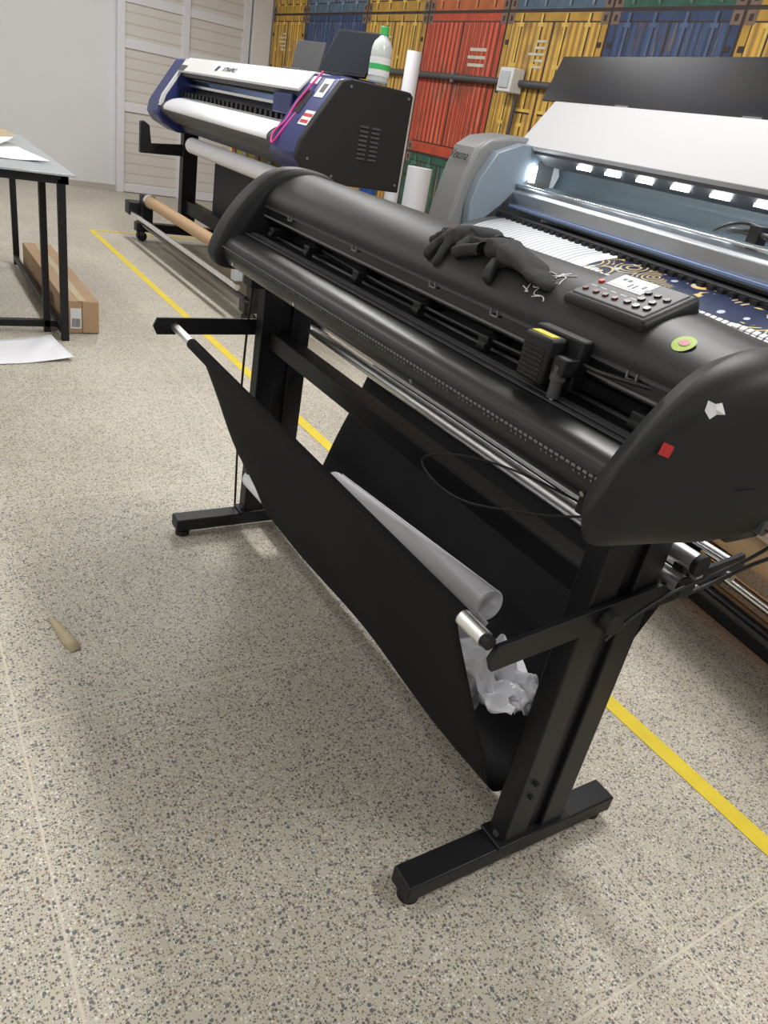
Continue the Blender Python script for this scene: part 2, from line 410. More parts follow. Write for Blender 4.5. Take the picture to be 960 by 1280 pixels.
for j,y in enumerate((.70,1.10,1.34,1.62,1.90,2.14)):
    box('pinch_arm_%d'%j,.955,1.05,y-.015,y+.015,1.056,1.074,BLK2,p,bevel=.004)
    cyl('pinch_roller_%d'%j,(.962,y-.012,1.053),(.962,y+.012,1.053),.010,RUB,p)
box('inner_shadow_plate',1.02,1.06,YC,2.25,1.04,1.08,BLKM,p)
for j,y in enumerate((.738,1.09,1.303,1.65,2.03)):
    box('rail_clip_a%d'%j,.9585,.963,y-.011,y-.009,1.114,1.126,CLIPG,p,bevel=0)
    box('rail_clip_b%d'%j,.9585,.963,y+.009,y+.011,1.114,1.126,CLIPG,p,bevel=0)
    box('rail_clip_c%d'%j,.9585,.963,y-.011,y+.011,1.113,1.115,CLIPG,p,bevel=0)
box('head_back',.935,.965,.83,.945,1.06,1.145,BLK2,p,bevel=.004)
box('head_block',.895,.937,.862,.928,1.058,1.138,BLK2,p,bevel=.006)
for j in range(7): box('head_fin_%d'%j,.8925,.896,.870,.918,1.066+.008*j,1.069+.008*j,BLKG,p,bevel=0)
obox('head_label',(.912,.895,1.139),((1,0,0),(0,1,0),(0,0,1)),(.018,.05,.002),YEL,p,bevel=0)
cyl('blade_holder',(.915,.845,1.045),(.915,.845,1.10),.011,DKG,p); cyl('blade_nut',(.915,.845,1.075),(.915,.845,1.088),.014,DKG,p,n=12)
cyl('blade_tip',(.915,.845,1.038),(.915,.845,1.048),.005,CHR,p)
box('head_clamp',.905,.94,.828,.858,1.085,1.115,BLK,p,bevel=.003)
wire('head_cable',[(.95,.84,1.11),(.94,.80,1.10),(.95,.72,1.12),(1.0,.64,1.11)],.004,CAB,p)
wire('head_ribbon',[(.98,.90,1.07),(.96,1.1,1.064),(.97,1.5,1.064),(1.0,1.9,1.066)],.004,CAB,p)
# end caps
cp_prof=[(.797,.955),(.808,.922),(.85,.903),(1.0,.900),(1.16,.903),(1.235,.93),(1.25,1.0),(1.245,1.10),(1.215,1.165),(1.16,1.198),(1.09,1.209),(1.02,1.200),(.955,1.172),(.895,1.120),(.838,1.045),(.805,.985)]
cpl_prof=[(.818,.985),(.820,.955),(.84,.935),(.90,.928),(1.0,.925),(1.16,.925),(1.225,.94),(1.235,1.0),(1.235,1.10),(1.222,1.18),(1.17,1.225),(1.09,1.237),(1.02,1.228),(.965,1.198),(.905,1.140),(.85,1.060)]
def cap(nm,prof,ys,sg,cz=1.05):
    cx=1.05; cs=smoothp(prof,4)
    secs=[]
    for y,s,w in ys:
        secs.append([(cx+(a.x-cx)*s,y+sg*w*max(0,1.03-(cx+(a.x-cx)*s))*.24,cz+(a.y-cz)*s) for a in cs])
    return loft(nm,secs,BLK2,p,smooth=60)
cap('end_cap_right',cp_prof,[(YC+.03,.90,0),(YC+.006,.985,0),(YC,1.0,0),(.590,.992,.3),(.570,.965,.7),(.556,.92,.95),(.546,.85,1),(.539,.72,1),(.536,.5,1),(.535,.25,1)],1)
cap('end_cap_left',cpl_prof,[(2.215,.90,0),(2.22,.985,0),(2.225,1.0,0),(2.275,1.0,0),(2.29,.985,0),(2.30,.94,0),(2.305,.8,0),(2.307,.4,0)],1)
box('cap_port',1.10,1.19,.56,.62,.895,.925,BLKG,p,bevel=.004)
cyl('cap_plug',(1.15,.535,.93),(1.15,.56,.93),.013,DKG,p)
def sticker(nm,c,nrm,upv,w,h,mat,round_=False,g=None):
    nv=Vector(nrm).normalized(); u=Vector(upv); u=(u-nv*u.dot(nv)).normalized(); r=u.cross(nv)
    c=Vector(c)
    pts=[c+r*w/2*i+u*h/2*j for i,j in ((-1,-1),(1,-1),(1,1),(-1,1))]
    o=mesh(nm,pts,[tuple(range(len(pts)))],mat,g or p,smooth=0); s=o.modifiers.new('s','SOLIDIFY'); s.thickness=.0006; s.offset=0
    return o
cpn=G('control_panel',(1.05,.865,1.2)); 
A0=Vector((.995,.950,1.186)); Av=Vector((0,-.168,0)); Bv=Vector((.115,0,.044)); Nn=Bv.cross(Av).normalized()
if Nn.z<0: Nn=-Nn
def cp(a,b,h=0): return A0+Av*a+Bv*b+Nn*h
def cpbox(nm,a0,a1,b0,b1,h0,h1,mat,bevel=.001,seg=2):
    v=[cp(a,b,h) for a in (a0,a1) for b in (b0,b1) for h in (h0,h1)]
    return mesh(nm,v,BF,mat,cpn,bevel=bevel,seg=seg)
cpbox('housing',-.05,1.08,-.06,1.04,-.045,.012,BLK,.012,4)
cpbox('face_plate',.02,1.0,.06,.93,.010,.0145,FACE,.003,3)
cpbox('lcd_bezel',.16,.64,.50,.90,.0135,.0155,LGRY,.002)
cpbox('lcd',.20,.60,.56,.86,.0150,.0162,LCD,0)
for i,(a,b,w,h) in enumerate(((.24,.75,.05,.07),(.31,.75,.05,.07),(.40,.64,.03,.12),(.46,.64,.03,.12),(.54,.70,.04,.1))): cpbox('lcd_digit_%d'%i,a,a+w,b-h/2,b+h/2,.016,.0166,DKG,0)
def btn(nm,a,b,r,mat): cyl(nm,cp(a,b,.012),cp(a,b,.018),r,mat,cpn,r2=r*.85,n=20)
DRD=M('button_dark_red',(.10,.01,.012),.35)
for i,a in enumerate((.10,.10,.25,.38,.51)):
    b=(.52 if i==0 else .22)
    btn('button_red_%d'%i,a,b,.0062,RED if i in (0,) else DRD)
for i,(a,b) in enumerate(((.72,.42),(.79,.62),(.79,.22),(.86,.42),(.66,.25),(.92,.60),(.91,.25),(.67,.62))): btn('button_key_%d'%i,a,b,.0072,BLKG)
for i in range(5): cpbox('caption_%d'%i,.07+.135*i,.15+.135*i,.36,.38,.0145,.0148,LGRY,0)

def hz(x):
    for (a,b),(c,d_) in zip(hds,hds[1:]):
        if a<=x<=c and c>a: return b+(d_-b)*(x-a)/(c-a)
    return 1.22
def hoodspot(nm,xc,yc,rx,ry,mat,off,dz):
    V=[(xc,yc,hz(xc)+off+dz)];F=[]
    for k in range(28):
        a=2*math.pi*k/28; x=xc+rx*math.cos(a); V.append((x,yc+ry*math.sin(a),hz(x)+off+dz))
    for k in range(28): F.append((0,1+k,1+(k+1)%28))
    return mesh(nm,V,F,mat,p,smooth=180)
hoodspot('sticker_green',1.005,.70,.016,.018,GRN,.0012,-.0095)
hoodspot('sticker_figure',1.005,.70,.006,.009,PNK2,.0020,-.0095)
sticker('sticker_red',(.880,.5805,1.070),(-.30,-.95,.12),(.3,0,1),.020,.018,RED)
for j in range(12):
    y0=1.005+.06*random.random(); x0=.985+.06*random.random(); pts=[]
    for k in range(5):
        xx=min(1.08,max(.975,x0+.020*(random.random()-.5)*2)); yy=y0+.022*(random.random()-.5)*2
        pts.append((xx,yy,hz(xx)+.0015))
    wire('paint_scribble_%d'%j,pts,.0010,WHT,p)
c0=Vector((.925,.564,1.135)); tn=Vector((-.5,-.8,.45)).normalized(); tu=Vector((0,0,1)); tu=(tu-tn*tu.dot(tn)).normalized(); tr=tu.cross(tn)
V=[c0+tr*x*.012+tu*z*.012+tn*(.003+.003*(i%2)) for i,(x,z) in enumerate(((-1.1,-.3),(-.5,-1.2),(.3,-.5),(1.2,-.4),(.7,.9),(-.1,.6),(-.9,.9)))]+[c0+tn*.006]
o=mesh('torn_label',V,[(i,(i+1)%7,7) for i in range(7)],WHT,p,smooth=0); o.modifiers.new('s','SOLIDIFY').thickness=.001
wire('loose_cable',[(.94,.70,.89),(.955,.80,.83),(.97,.93,.775),(.97,1.05,.722),(.97,1.16,.715),(.965,1.24,.74),(.98,1.20,.775),(1.0,1.07,.822),(1.03,.95,.835),(1.08,.85,.82)],.0025,CAB,p)
wire('power_cable',[(1.15,.54,.93),(1.18,.50,.92),(1.26,.52,.88),(1.29,.60,.80),(1.26,.63,.74),(1.18,.64,.72)],.004,CAB,p)
wire('rear_cable',[(1.19,.56,.93),(1.25,.54,.91),(1.27,.57,.85),(1.23,.62,.77),(1.1,.65,.72),(1.0,.64,.66)],.0035,CAB,p)
wire('left_cable',[(.97,2.26,.93),(.96,2.30,.6),(.975,2.29,.25),(.98,2.28,.03)],.004,CAB,p)
wire('floor_cable',[(1.0,2.3,.006),(1.12,2.33,.006),(1.3,2.45,.006),(1.55,2.50,.006),(1.75,2.75,.006)],.004,CABG,p)

# paper in basket
def spiral_roll(nm,p1,p2,r,g=None,turns=2.6,gap=.004):
    p1=Vector(p1);p2=Vector(p2); d=(p2-p1).normalized(); a=d.orthogonal().normalized(); b=d.cross(a); N=90
    pr=[]
    for i in range(N+1):
        t=i/N*turns*2*math.pi; rr=r-gap*turns*(i/N)
        pr.append((a*math.cos(t)+b*math.sin(t))*rr)
    v=[p1+q_ for q_ in pr]+[p2+q_ for q_ in pr]; n=N+1
    f=[(i,i+1,n+i+1,n+i) for i in range(N)]
    o=mesh(nm,v,f,PAP,g,smooth=180); s=o.modifiers.new('s','SOLIDIFY'); s.thickness=.0012
    return o
def crumple(nm,c,sx,sy,rx,rz,amp,seed,g,n=26,drop=.0):
    V=[];F=[]
    R=Matrix.Rotation(rz,3,'Z')@Matrix.Rotation(rx,3,'X')
    for i in range(n+1):
        for j in range(n+1):
            a=i/n-.5;b=j/n-.5
            q1=noise.noise(Vector((a*3.2+seed,b*3.2,seed)));q2=abs(noise.noise(Vector((a*6+seed,b*5,seed*2))))
            z=amp*(q1*1.4+q2*.9)+ .25*sx*math.cos(a*4+seed)*0.35-drop*(a*a+b*b)
            pt=R@Vector((a*sx*(1-.15*q1),b*sy*(1-.1*q2),z)); V.append(Vector(c)+pt)
    for i in range(n):
        for j in range(n): k=i*(n+1)+j; F.append((k,k+1,k+n+2,k+n+1))
    o=mesh(nm,V,F,PAP,g,smooth=28); o.modifiers.new('s','SOLIDIFY').thickness=.001
    return o
pg=G('scrap_paper',(1.0,1.2,.3))
spiral_roll('roll_top',(1.0,.93,.535),(1.01,1.66,.462),.038,pg,turns=3.2)
spiral_roll('roll_bottom',(1.045,.95,.215),(1.01,2.22,.20),.040,pg)
spiral_roll('roll_mid',(1.03,1.02,.455),(1.05,1.60,.385),.036,pg)
V=[];F=[];NU,NV=14,16
for i in range(NU+1):
    for j in range(NV+1):
        u=i/NU; v=j/NV
        x=.965+.05*u+.012*math.sin(v*7+u*2); z=.530-.16*u+.012*math.sin(v*9)*u-.08*v
        y=.885+.64*v+.02*math.sin(u*5)
        V.append((x+.01*noise.noise(Vector((u*3,v*6,1))),y,z+.01*noise.noise(Vector((u*4,v*7,4)))))
for i in range(NU):
    for j in range(NV): k=i*(NV+1)+j; F.append((k,k+1,k+NV+2,k+NV+1))
o=mesh('hanging_sheet',V,F,PAP,pg,smooth=60); o.modifiers.new('s','SOLIDIFY').thickness=.001
crumple('crumple_a',(1.0,.865,.40),.13,.20,.3,.2,.05,2.1,pg)
crumple('crumple_b',(1.045,.88,.345),.16,.22,-.25,.4,.06,5.4,pg)
crumple('crumple_c',(1.04,1.12,.33),.14,.40,.1,0,.05,8.7,pg)

# gloves
def glove(nm,palm,fingers,fr=.011,g=None,dz=-.006):
    me=bpy.data.meshes.new(nm); vs=[];es=[];rs=[]
    for i,q_ in enumerate(palm):
        vs.append((q_[0],q_[1],q_[2]+dz)); rs.append(q_[3]); 
        if i: es.append((i-1,i))
    for f in fingers:
        prev=f[0]
        for q_ in f[1:]:
            vs.append((q_[0],q_[1],q_[2]+dz)); rs.append((fr*.85,fr)); es.append((prev,len(vs)-1)); prev=len(vs)-1
    me.from_pydata(vs,es,[]); o=bpy.data.objects.new(nm,me); S.collection.objects.link(o)
    me.materials.append(GLV)
    sk=o.modifiers.new('sk','SKIN'); sk.use_smooth_shade=True
    for i,r in enumerate(rs): me.skin_vertices[0].data[i].radius=r
    me.skin_vertices[0].data[0].use_root=True
    s=o.modifiers.new('ss','SUBSURF'); s.levels=2; s.render_levels=2
    t=bpy.data.textures.new(nm+'_tex','CLOUDS'); t.noise_scale=.03; t.noise_depth=2
    d_=o.modifiers.new('d','DISPLACE'); d_.texture=t; d_.strength=.010; d_.mid_level=.5; d_.texture_coords='LOCAL'
    return o
glove('work_glove',[(.995,.995,1.197,(.022,.008)),(1.01,1.05,1.208,(.034,.013)),(1.025,1.10,1.218,(.040,.018)),(1.035,1.15,1.223,(.044,.022)),(1.04,1.20,1.226,(.042,.024))],
 [(4,(1.005,1.235,1.215),(.99,1.265,1.205),(.98,1.285,1.196)),(4,(1.03,1.25,1.225),(1.025,1.285,1.222),(1.018,1.31,1.217)),(4,(1.06,1.25,1.232),(1.068,1.285,1.232),(1.072,1.31,1.231)),(4,(1.085,1.23,1.232),(1.105,1.255,1.231),(1.118,1.275,1.228)),(3,(.995,1.16,1.208),(.978,1.15,1.192),(.966,1.14,1.172))],fr=.012)
glove('work_glove.001',[(1.085,1.25,1.238,(.034,.016)),(1.06,1.295,1.238,(.038,.020)),(1.03,1.335,1.225,(.038,.022))],
 [(2,(.998,1.325,1.206),(.976,1.318,1.182),(.962,1.314,1.162)),(2,(.992,1.35,1.205),(.972,1.352,1.184),(.960,1.35,1.168)),(2,(1.008,1.372,1.212),(.988,1.380,1.198)),(2,(1.035,1.375,1.224),(1.028,1.40,1.218)),(1,(1.02,1.29,1.222),(.997,1.283,1.206),(.98,1.275,1.190))],fr=.013)

# ---------------------------------------------------------------- large printer right (rotated local frame)
ang=-math.radians(9)
R_=G('wide_format_printer',(0,0,0),ang,local=True)
s0,s1=.05,3.66
pl=[(1.95,.72),(1.925,.84),(1.93,.93),(1.975,.995),(2.08,1.045),(2.20,1.075)]
pls=[(a.x,a.y) for a in smoothp(pl,6,closed=False)]
prism('platen_body',pls+[(2.55,1.075),(2.60,.70)],s0,s1,DKG,R_)
box('rear_body',2.52,2.62,s0,s1+.2,.7,1.42,WHT,R_)
prism('gantry_beam',[(2.27,1.115),(2.255,1.20),(2.29,1.235),(2.42,1.235),(2.42,1.115)],s0,s1,STL,R_,bevel=.004)
box('gantry_rail',2.262,2.285,s0,s1,1.236,1.246,CHR,R_)
box('gantry_strip',2.25,2.262,s0,s1,1.125,1.14,BLU2,R_)
box('feed_bar',2.19,2.25,s0,s1,1.076,1.10,BLK,R_)
V=[];F=[];yy=s0+.03
while yy<s1-.03:
    a,b,c,d_,e,f_=2.175,2.21,yy,yy+.026,1.075,1.092
    n0=len(V); V+=[(x,y,z) for x in (a,b) for y in (c,d_) for z in (e,f_)]; F+=[tuple(n0+i for i in f) for f in BF]
    yy+=.052
mesh('feed_clips',V,F,BLK2,R_,smooth=0)
back=[(2.42,1.235),(2.50,1.25),(2.52,1.31),(2.50,1.375)]
strip('interior_panel',back,s0,s1,M('interior_panel_grey',(.15,.19,.22),.5,metal=.1),R_,thick=.006)
prism('led_shelf',[(2.33,1.408),(2.33,1.395),(2.37,1.375),(2.42,1.350),(2.52,1.345),(2.52,1.41)],s0,s1,DKG,R_)
yy=.30
V=[];F=[]
while yy<3.4:
    for j in range(3):
        a,b,c,d_,e,f_=2.352,2.370,yy+j*.036-.009,yy+j*.036+.009,1.366,1.378
        n0=len(V); V+=[(x,y,z) for x in (a,b) for y in (c,d_) for z in (e,f_)]; F+=[tuple(n0+i for i in f) for f in BF]
    yy+=.224
mesh('led_clusters',V,F,LED,R_,smooth=0)
prism('lid_white',[(2.305,1.425),(2.325,1.408),(2.345,1.415),(2.50,1.64),(2.49,1.655),(2.47,1.655)],s0,s1+.14,LIDW,R_,bevel=.004)
box('lid_side',2.33,2.56,s1+.10,s1+.14,1.39,1.44,WHT,R_)
prism('lid_acrylic',[(2.475,1.655),(2.487,1.652),(2.56,1.87),(2.548,1.873)],s0+.1,s1+.28,ACR,R_,bevel=.001)
for j,y in enumerate((.6,1.5,2.45,3.25)):
    obox('lid_hinge_%d'%j,(2.478,y,1.645),((1,0,1.5),(0,1,0),(-1.5,0,1)),(.05,.10,.02),DKG,R_)
upl=Vector((.165,0,.23)).normalized(); lidn=Vector((-upl.z,0,upl.x))
def onlid(t,y,off=.002):
    a=Vector((2.305,0,1.425)); b=Vector((2.47,0,1.655)); q_=a+(b-a)*t; return Vector((q_.x,y,q_.z))+lidn*off
obox('lid_label',onlid(.62,2.0,.003),(upl,(0,1,0),lidn),(.07,.075,.003),YEL,R_,bevel=0)
for j,t in enumerate((.55,.61,.67)): obox('lid_label_line_%d'%j,onlid(t,2.0,.0055),(upl,(0,1,0),lidn),(.008,.058,.001),DKG,R_,bevel=0)
ec=[(1.955,.90),(1.95,1.02),(1.985,1.22),(2.03,1.37),(2.10,1.425),(2.22,1.455),(2.60,1.475),(2.62,.90)]
prism('end_cover',ec,s1+.07,s1+.33,GRYM,R_,bevel=.02,seg=4)
prism('end_cover_trim',[(2.03,.99),(2.02,1.12),(2.05,1.24),(2.12,1.37),(2.26,1.43),(2.42,1.43),(2.33,1.27),(2.20,1.12),(2.10,1.03)],s1,s1+.07,M('pale_blue_panel',(.17,.21,.25),.4),R_,bevel=.006)
text('badge','Vexona',(2.002,s1+.20,1.325),(0,-1,0),(.28,0,.95),.066,BLKG,R_,shear=.4)
box('maint_light',2.33,2.36,s1-.02,s1-.005,1.26,1.34,LED,R_,bevel=0)
wire('cable_chain',[(2.31,1.85,1.25),(2.29,2.0,1.29),(2.29,2.14,1.29),(2.33,2.22,1.27)],.012,CAB,R_)
wire('cable_chain_b',[(2.31,1.3,1.26),(2.30,1.7,1.275),(2.30,2.0,1.275)],.010,CAB,R_)
box('carriage_bracket',2.28,2.33,2.04,2.09,1.25,1.31,BLK,R_)
wire('carriage_hose',[(2.30,2.06,1.30),(2.28,2.10,1.325),(2.27,2.18,1.30),(2.28,2.24,1.26)],.007,CAB,R_)
def printmat():
    m=bpy.data.materials.new('printed_media'); m.use_nodes=True; nt=m.node_tree;n=nt.nodes;l=nt.links;b=n['Principled BSDF']
    tc=n.new('ShaderNodeTexCoord')
    v=n.new('ShaderNodeTexVoronoi'); v.voronoi_dimensions='3D'; v.inputs['Scale'].default_value=5.5; l.new(tc.outputs['Object'],v.inputs['Vector'])
    s=math_(nt,'SINE',math_(nt,'MULTIPLY',v.outputs['Distance'],60))
    a=math_(nt,'GREATER_THAN',s,.55)
    big=n.new('ShaderNodeTexNoise'); big.inputs['Scale'].default_value=5; l.new(tc.outputs['Object'],big.inputs['Vector'])
    a=math_(nt,'MULTIPLY',a,math_(nt,'GREATER_THAN',big.outputs['Fac'],.42))
    c=mixc(nt,a,(.012,.018,.06),(.60,.45,.16))
    v2=n.new('ShaderNodeTexVoronoi'); v2.inputs['Scale'].default_value=14; l.new(tc.outputs['Object'],v2.inputs['Vector'])
    c=mixc(nt,math_(nt,'LESS_THAN',v2.outputs['Distance'],.22),c,(.45,.50,.58))
    l.new(c,b.inputs['Base Color']); b.inputs['Roughness'].default_value=.35
    return m
med=[(x-.004,z+.004) for x,z in pls]
def slatmat():
    m=bpy.data.materials.new('ribbed_platen_paper'); m.use_nodes=True; nt=m.node_tree;n=nt.nodes;l=nt.links;b=n['Principled BSDF']
    tc=n.new('ShaderNodeTexCoord'); w=n.new('ShaderNodeTexWave'); w.bands_direction='Y'; w.inputs['Scale'].default_value=9; l.new(tc.outputs['Object'],w.inputs['Vector'])
    l.new(mixc(nt,w.outputs['Fac'],(.30,.32,.35),(.60,.61,.64)),b.inputs['Base Color']); b.inputs['Roughness'].default_value=.5
    return m
strip('media_plain',med[6:],2.66,s1-.1,slatmat(),R_,thick=.002)
strip('media_print',med[18:],.3,2.64,printmat(),R_,thick=.002)
strip('media_margin',[(x-.002,z+.002) for x,z in med[18:]],2.60,2.68,PAP,R_,thick=.002)
V=[];F=[]
yy=.3
while yy<2.60:
    for (xa,za),(xb,zb) in zip(med[6:21],med[7:22]):
        n0=len(V); V+=[(xa-.005,yy,za+.005),(xa-.005,yy+.018,za+.005),(xb-.005,yy+.018,zb+.005),(xb-.005,yy,zb+.005)]; F.append((n0,n0+1,n0+2,n0+3))
    yy+=.027
strip('heater_base',[(x-.002,z+.002) for x,z in med[6:22]],.3,2.62,GRYM,R_,thick=.002)
o=mesh('heater_ribs',V,F,WHT,R_,smooth=0); o.modifiers.new('s','SOLIDIFY').thickness=.004
cyl('takeup_tube',(2.0,.0,.42),(2.0,3.3,.42),.045,BRN,R_)
cyl('takeup_core',(2.0,-.02,.42),(2.0,3.35,.42),.02,CHR,R_)
for j,(x,z,r) in enumerate(((2.02,.20,.026),(2.10,.16,.026),(2.06,.26,.02))): cyl('base_tube_%d'%j,(x,0,z),(x,3.6,z),r,BLKG if j!=2 else CHR,R_)
box('base_beam',2.14,2.22,.0,3.7,.05,.13,BLKM,R_)
for j,y in enumerate((.25,1.9,3.45)):
    box('leg_%d'%j,2.18,2.30,y-.05,y+.05,.06,.72,BLKM,R_); box('leg_foot_%d'%j,1.98,2.62,y-.05,y+.05,.04,.11,BLKM,R_)
    cyl('leg_caster_%d'%j,(2.02,y-.02,.03),(2.02,y+.02,.03),.03,RUB,R_); cyl('leg_caster_b%d'%j,(2.56,y-.02,.03),(2.56,y+.02,.03),.03,RUB,R_)
    box('tube_arm_%d'%j,1.98,2.22,y+.06,y+.08,.38,.46,BLKM,R_)

# ---------------------------------------------------------------- roll printer left/back
L_=G('roll_to_roll_printer',(2.5,6.2,0))
ya,yb=4.98,7.50
body=[(2.36,1.46),(2.345,1.50),(2.42,1.60),(2.88,1.60),(2.92,1.56),(2.92,1.02),(2.40,1.02),(2.35,1.10),(2.37,1.26),(2.46,1.29),(2.52,1.44)]
prism('main_body',body,ya,yb,DKG,L_)
prism('top_cover',[(2.325,1.485),(2.315,1.50),(2.42,1.612),(2.90,1.612),(2.90,1.60),(2.43,1.60)],ya,yb,WHT,L_,bevel=.003)
strip('recess_back',[(2.470,1.295),(2.505,1.38),(2.46,1.47)],ya,yb,BLU2,L_,thick=.004)
box('head_rail',2.42,2.45,ya,yb,1.385,1.41,CHR,L_)
box('head_rail_b',2.40,2.44,ya,yb,1.44,1.45,BLKG,L_)
box('feed_rail',2.36,2.44,ya,yb,1.292,1.305,CHR,L_)
for j in range(26):
    y=ya+.08+j*.095
    box('pinch_%d'%j,2.34,2.42,y-.022,y+.022,1.300,1.340,BLK,L_,bevel=.004)
box('print_carriage',2.33,2.46,5.10,5.40,1.34,1.47,BLU,L_,bevel=.01)
lp=[(2.44,1.295),(2.34,1.285),(2.25,1.26),(2.19,1.22),(2.175,1.18),(2.20,1.14),(2.30,1.08)]
lps=[(a.x,a.y) for a in smoothp(lp,5,closed=False)]
prism('platen',lps+[(2.44,1.06)],ya,yb,DKG,L_)
strip('media',[(x-.004,z+.004) for x,z in lps[:22]],ya+.1,yb-.1,PAP,L_,thick=.002)
side=[(2.145,1.13),(2.165,1.22),(2.20,1.28),(2.40,1.585),(2.46,1.605),(2.90,1.60),(2.925,1.58),(2.925,1.0),(2.34,1.0),(2.20,1.06)]
prism('end_housing_near',side,4.58,4.98,BLU,L_,bevel=.02,seg=3)
prism('end_side_near',[(x*.985+.035,z*.985+.02) for x,z in side],4.548,4.60,RUB,L_,bevel=.008)
prism('end_housing_far',side,7.50,7.86,BLU,L_,bevel=.02,seg=3)
prism('end_stripe_far',[(2.16,1.20),(2.19,1.29),(2.40,1.60),(2.425,1.60),(2.22,1.29),(2.19,1.2)],7.496,7.54,WHT,L_)
for r in range(2):
    for j in range(8): box('vent_%d_%d'%(r,j),2.56+.085*r,2.62+.085*r,4.540,4.55,1.17+j*.026,1.183+j*.026,DKG,L_,bevel=0)
for j,(x,z) in enumerate(((2.22,1.13),(2.40,1.05),(2.88,1.05),(2.88,1.56),(2.46,1.56))): cyl('side_screw_%d'%j,(x,4.54,z),(x,4.55,z),.008,GRYM,L_,n=8)
ua=Vector((2.20,0,1.28)); ub=Vector((2.40,0,1.585)); su=(ub-ua).normalized(); sn=Vector((-su.z,0,su.x))
def onsl(t,y,off=.002): q_=ua+(ub-ua)*t; return Vector((q_.x,y,q_.z))+sn*off
def lab(nm,t,y,w,h,mat,off=.002): return obox(nm,onsl(t,y,off),(su,(0,1,0),sn),(h,w,.002),mat,L_,bevel=0)
lab('label_white',.80,4.70,.12,.13,WHT); lab('label_mark',.80,4.70,.06,.06,DKG,.004)
lab('label_warning',.22,4.66,.13,.10,WHT); lab('label_red_a',.27,4.66,.12,.02,RED,.004); lab('label_red_b',.15,4.66,.10,.02,RED,.004)
lab('label_small',.93,4.88,.1,.05,WHT); lab('panel_dark',.5,4.86,.12,.16,SCR)
wire('pink_cord',[(2.42,4.86,1.62),(2.34,4.87,1.52),(2.27,4.93,1.40),(2.22,4.90,1.30),(2.15,4.95,1.24),(2.13,4.92,1.14),(2.15,4.85,1.22),(2.24,4.86,1.34),(2.30,4.84,1.42)],.006,PNK,L_)
cu=Vector((2.42-2.315,0,1.612-1.50)).normalized()
text('cover_lettering','XTRAPRO',(2.362,6.35,1.554),(0,-1,0),cu,.062,BLKG,L_)
obox('cover_mark',(2.363,6.62,1.555),(cu,(0,1,0),cu.cross(Vector((0,1,0)))),(.05,.05,.003),BLU,L_,bevel=.001)
obox('cover_mark_far',(2.335,7.42,1.525),(cu,(0,1,0),cu.cross(Vector((0,1,0)))),(.06,.16,.003),DKG,L_,bevel=.001)
for j,y in enumerate((4.85,7.62)):
    box('leg_%d'%j,2.42,2.56,y-.05,y+.05,.12,1.02,BLKM,L_)
    box('leg_foot_%d'%j,2.0,2.95,y-.05,y+.05,.09,.17,BLKM,L_)
    for x in (2.06,2.9): cyl('caster_%d_%d'%(j,int(x*10)),(x,y-.03,.045),(x,y+.03,.045),.045,RUB,L_); box('caster_fork_%d_%d'%(j,int(x*10)),x-.02,x+.02,y-.035,y+.035,.05,.10,DKG,L_)
    box('roll_holder_%d'%j,2.05,2.15,y-.06,y+.06,.16,.42,BLKM,L_)
prism('media_bracket',[(2.03,1.04),(2.03,.78),(2.45,.80),(2.45,.90),(2.13,.87),(2.11,1.02),(2.06,1.05)],7.60,7.66,BLKM,L_,bevel=.006)
box('cross_beam',2.46,2.54,4.85,7.62,.30,.42,BLKM,L_)
box('dark_panel',2.58,2.60,4.9,7.15,.25,.95,M('dark_cover_sheet',(.02,.02,.022),.6),L_)
cyl('takeup_tube',(2.10,5.0,.38),(2.10,7.45,.38),.05,BRN,L_)
cyl('takeup_flange',(2.10,7.45,.38),(2.10,7.52,.38),.06,CHR,L_)
for j,(x,z) in enumerate(((1.98,.24),(2.05,.16))): cyl('guide_bar_%d'%j,(x,4.9,z),(x,7.7,z),.02,CHR if j==0 else BLKG,L_)
cyl('supply_roll',(2.38,5.1,.93),(2.38,7.2,.93),.065,PAP,L_)
box('motor_box',1.95,2.12,7.66,7.82,.22,.34,BLKM,L_,bevel=.01)
box('clip_box',1.96,2.02,4.92,4.99,.28,.42,LGRY,L_)
mo=G('monitor',(2.75,5.4,1.61))
ax=(Vector((.25,-.97,0)),Vector((.45,.05,.88)))
nn=ax[0].cross(ax[1]).normalized(); mc=Vector((2.68,5.00,1.76))
obox('screen_shell',mc,(ax[0],ax[1],nn),(.46,.30,.02),BLK,mo,bevel=.005)
obox('screen_glass',mc,(ax[0],ax[1],nn),(.43,.27,.024),SCR,mo,bevel=.001)
box('screen_foot',2.66,2.84,4.92,5.10,1.613,1.625,BLK,mo); cyl('screen_neck',(2.74,5.01,1.62),(2.74,5.01,1.74),.02,BLK,mo)
mo2=G('laptop',(2.6,5.75,1.61)); obox('lid',(2.62,5.52,1.72),((.25,-.97,0),(.2,.05,.97),(1,0,0)),(.30,.19,.012),DKG,mo2); box('base',2.50,2.74,5.38,5.68,1.614,1.63,DKG,mo2)
bo=G('spray_bottle',(2.70,4.655,1.61))
prof=[(0,0),(.058,0),(.064,.01),(.064,.13),(.066,.15),(.064,.19),(.050,.225),(.030,.245),(.022,.255),(.022,.262),(0,.262)]
secs=[[(2.70+r*math.cos(2*math.pi*i/28),4.655+r*math.sin(2*math.pi*i/28),1.612+z) for i in range(28)] for r,z in [(max(r,.001),z) for r,z in prof]]
loft('body',secs,PVC,bo,smooth=30)
cyl('cap',(2.70,4.655,1.870),(2.70,4.655,1.915),.026,BGR,bo,bevel=.003); cyl('label_wrap',(2.70,4.655,1.65),(2.70,4.655,1.75),.0665,WHT,bo); cyl('label_band',(2.70,4.655,1.685),(2.70,4.655,1.715),.0672,BGR,bo)
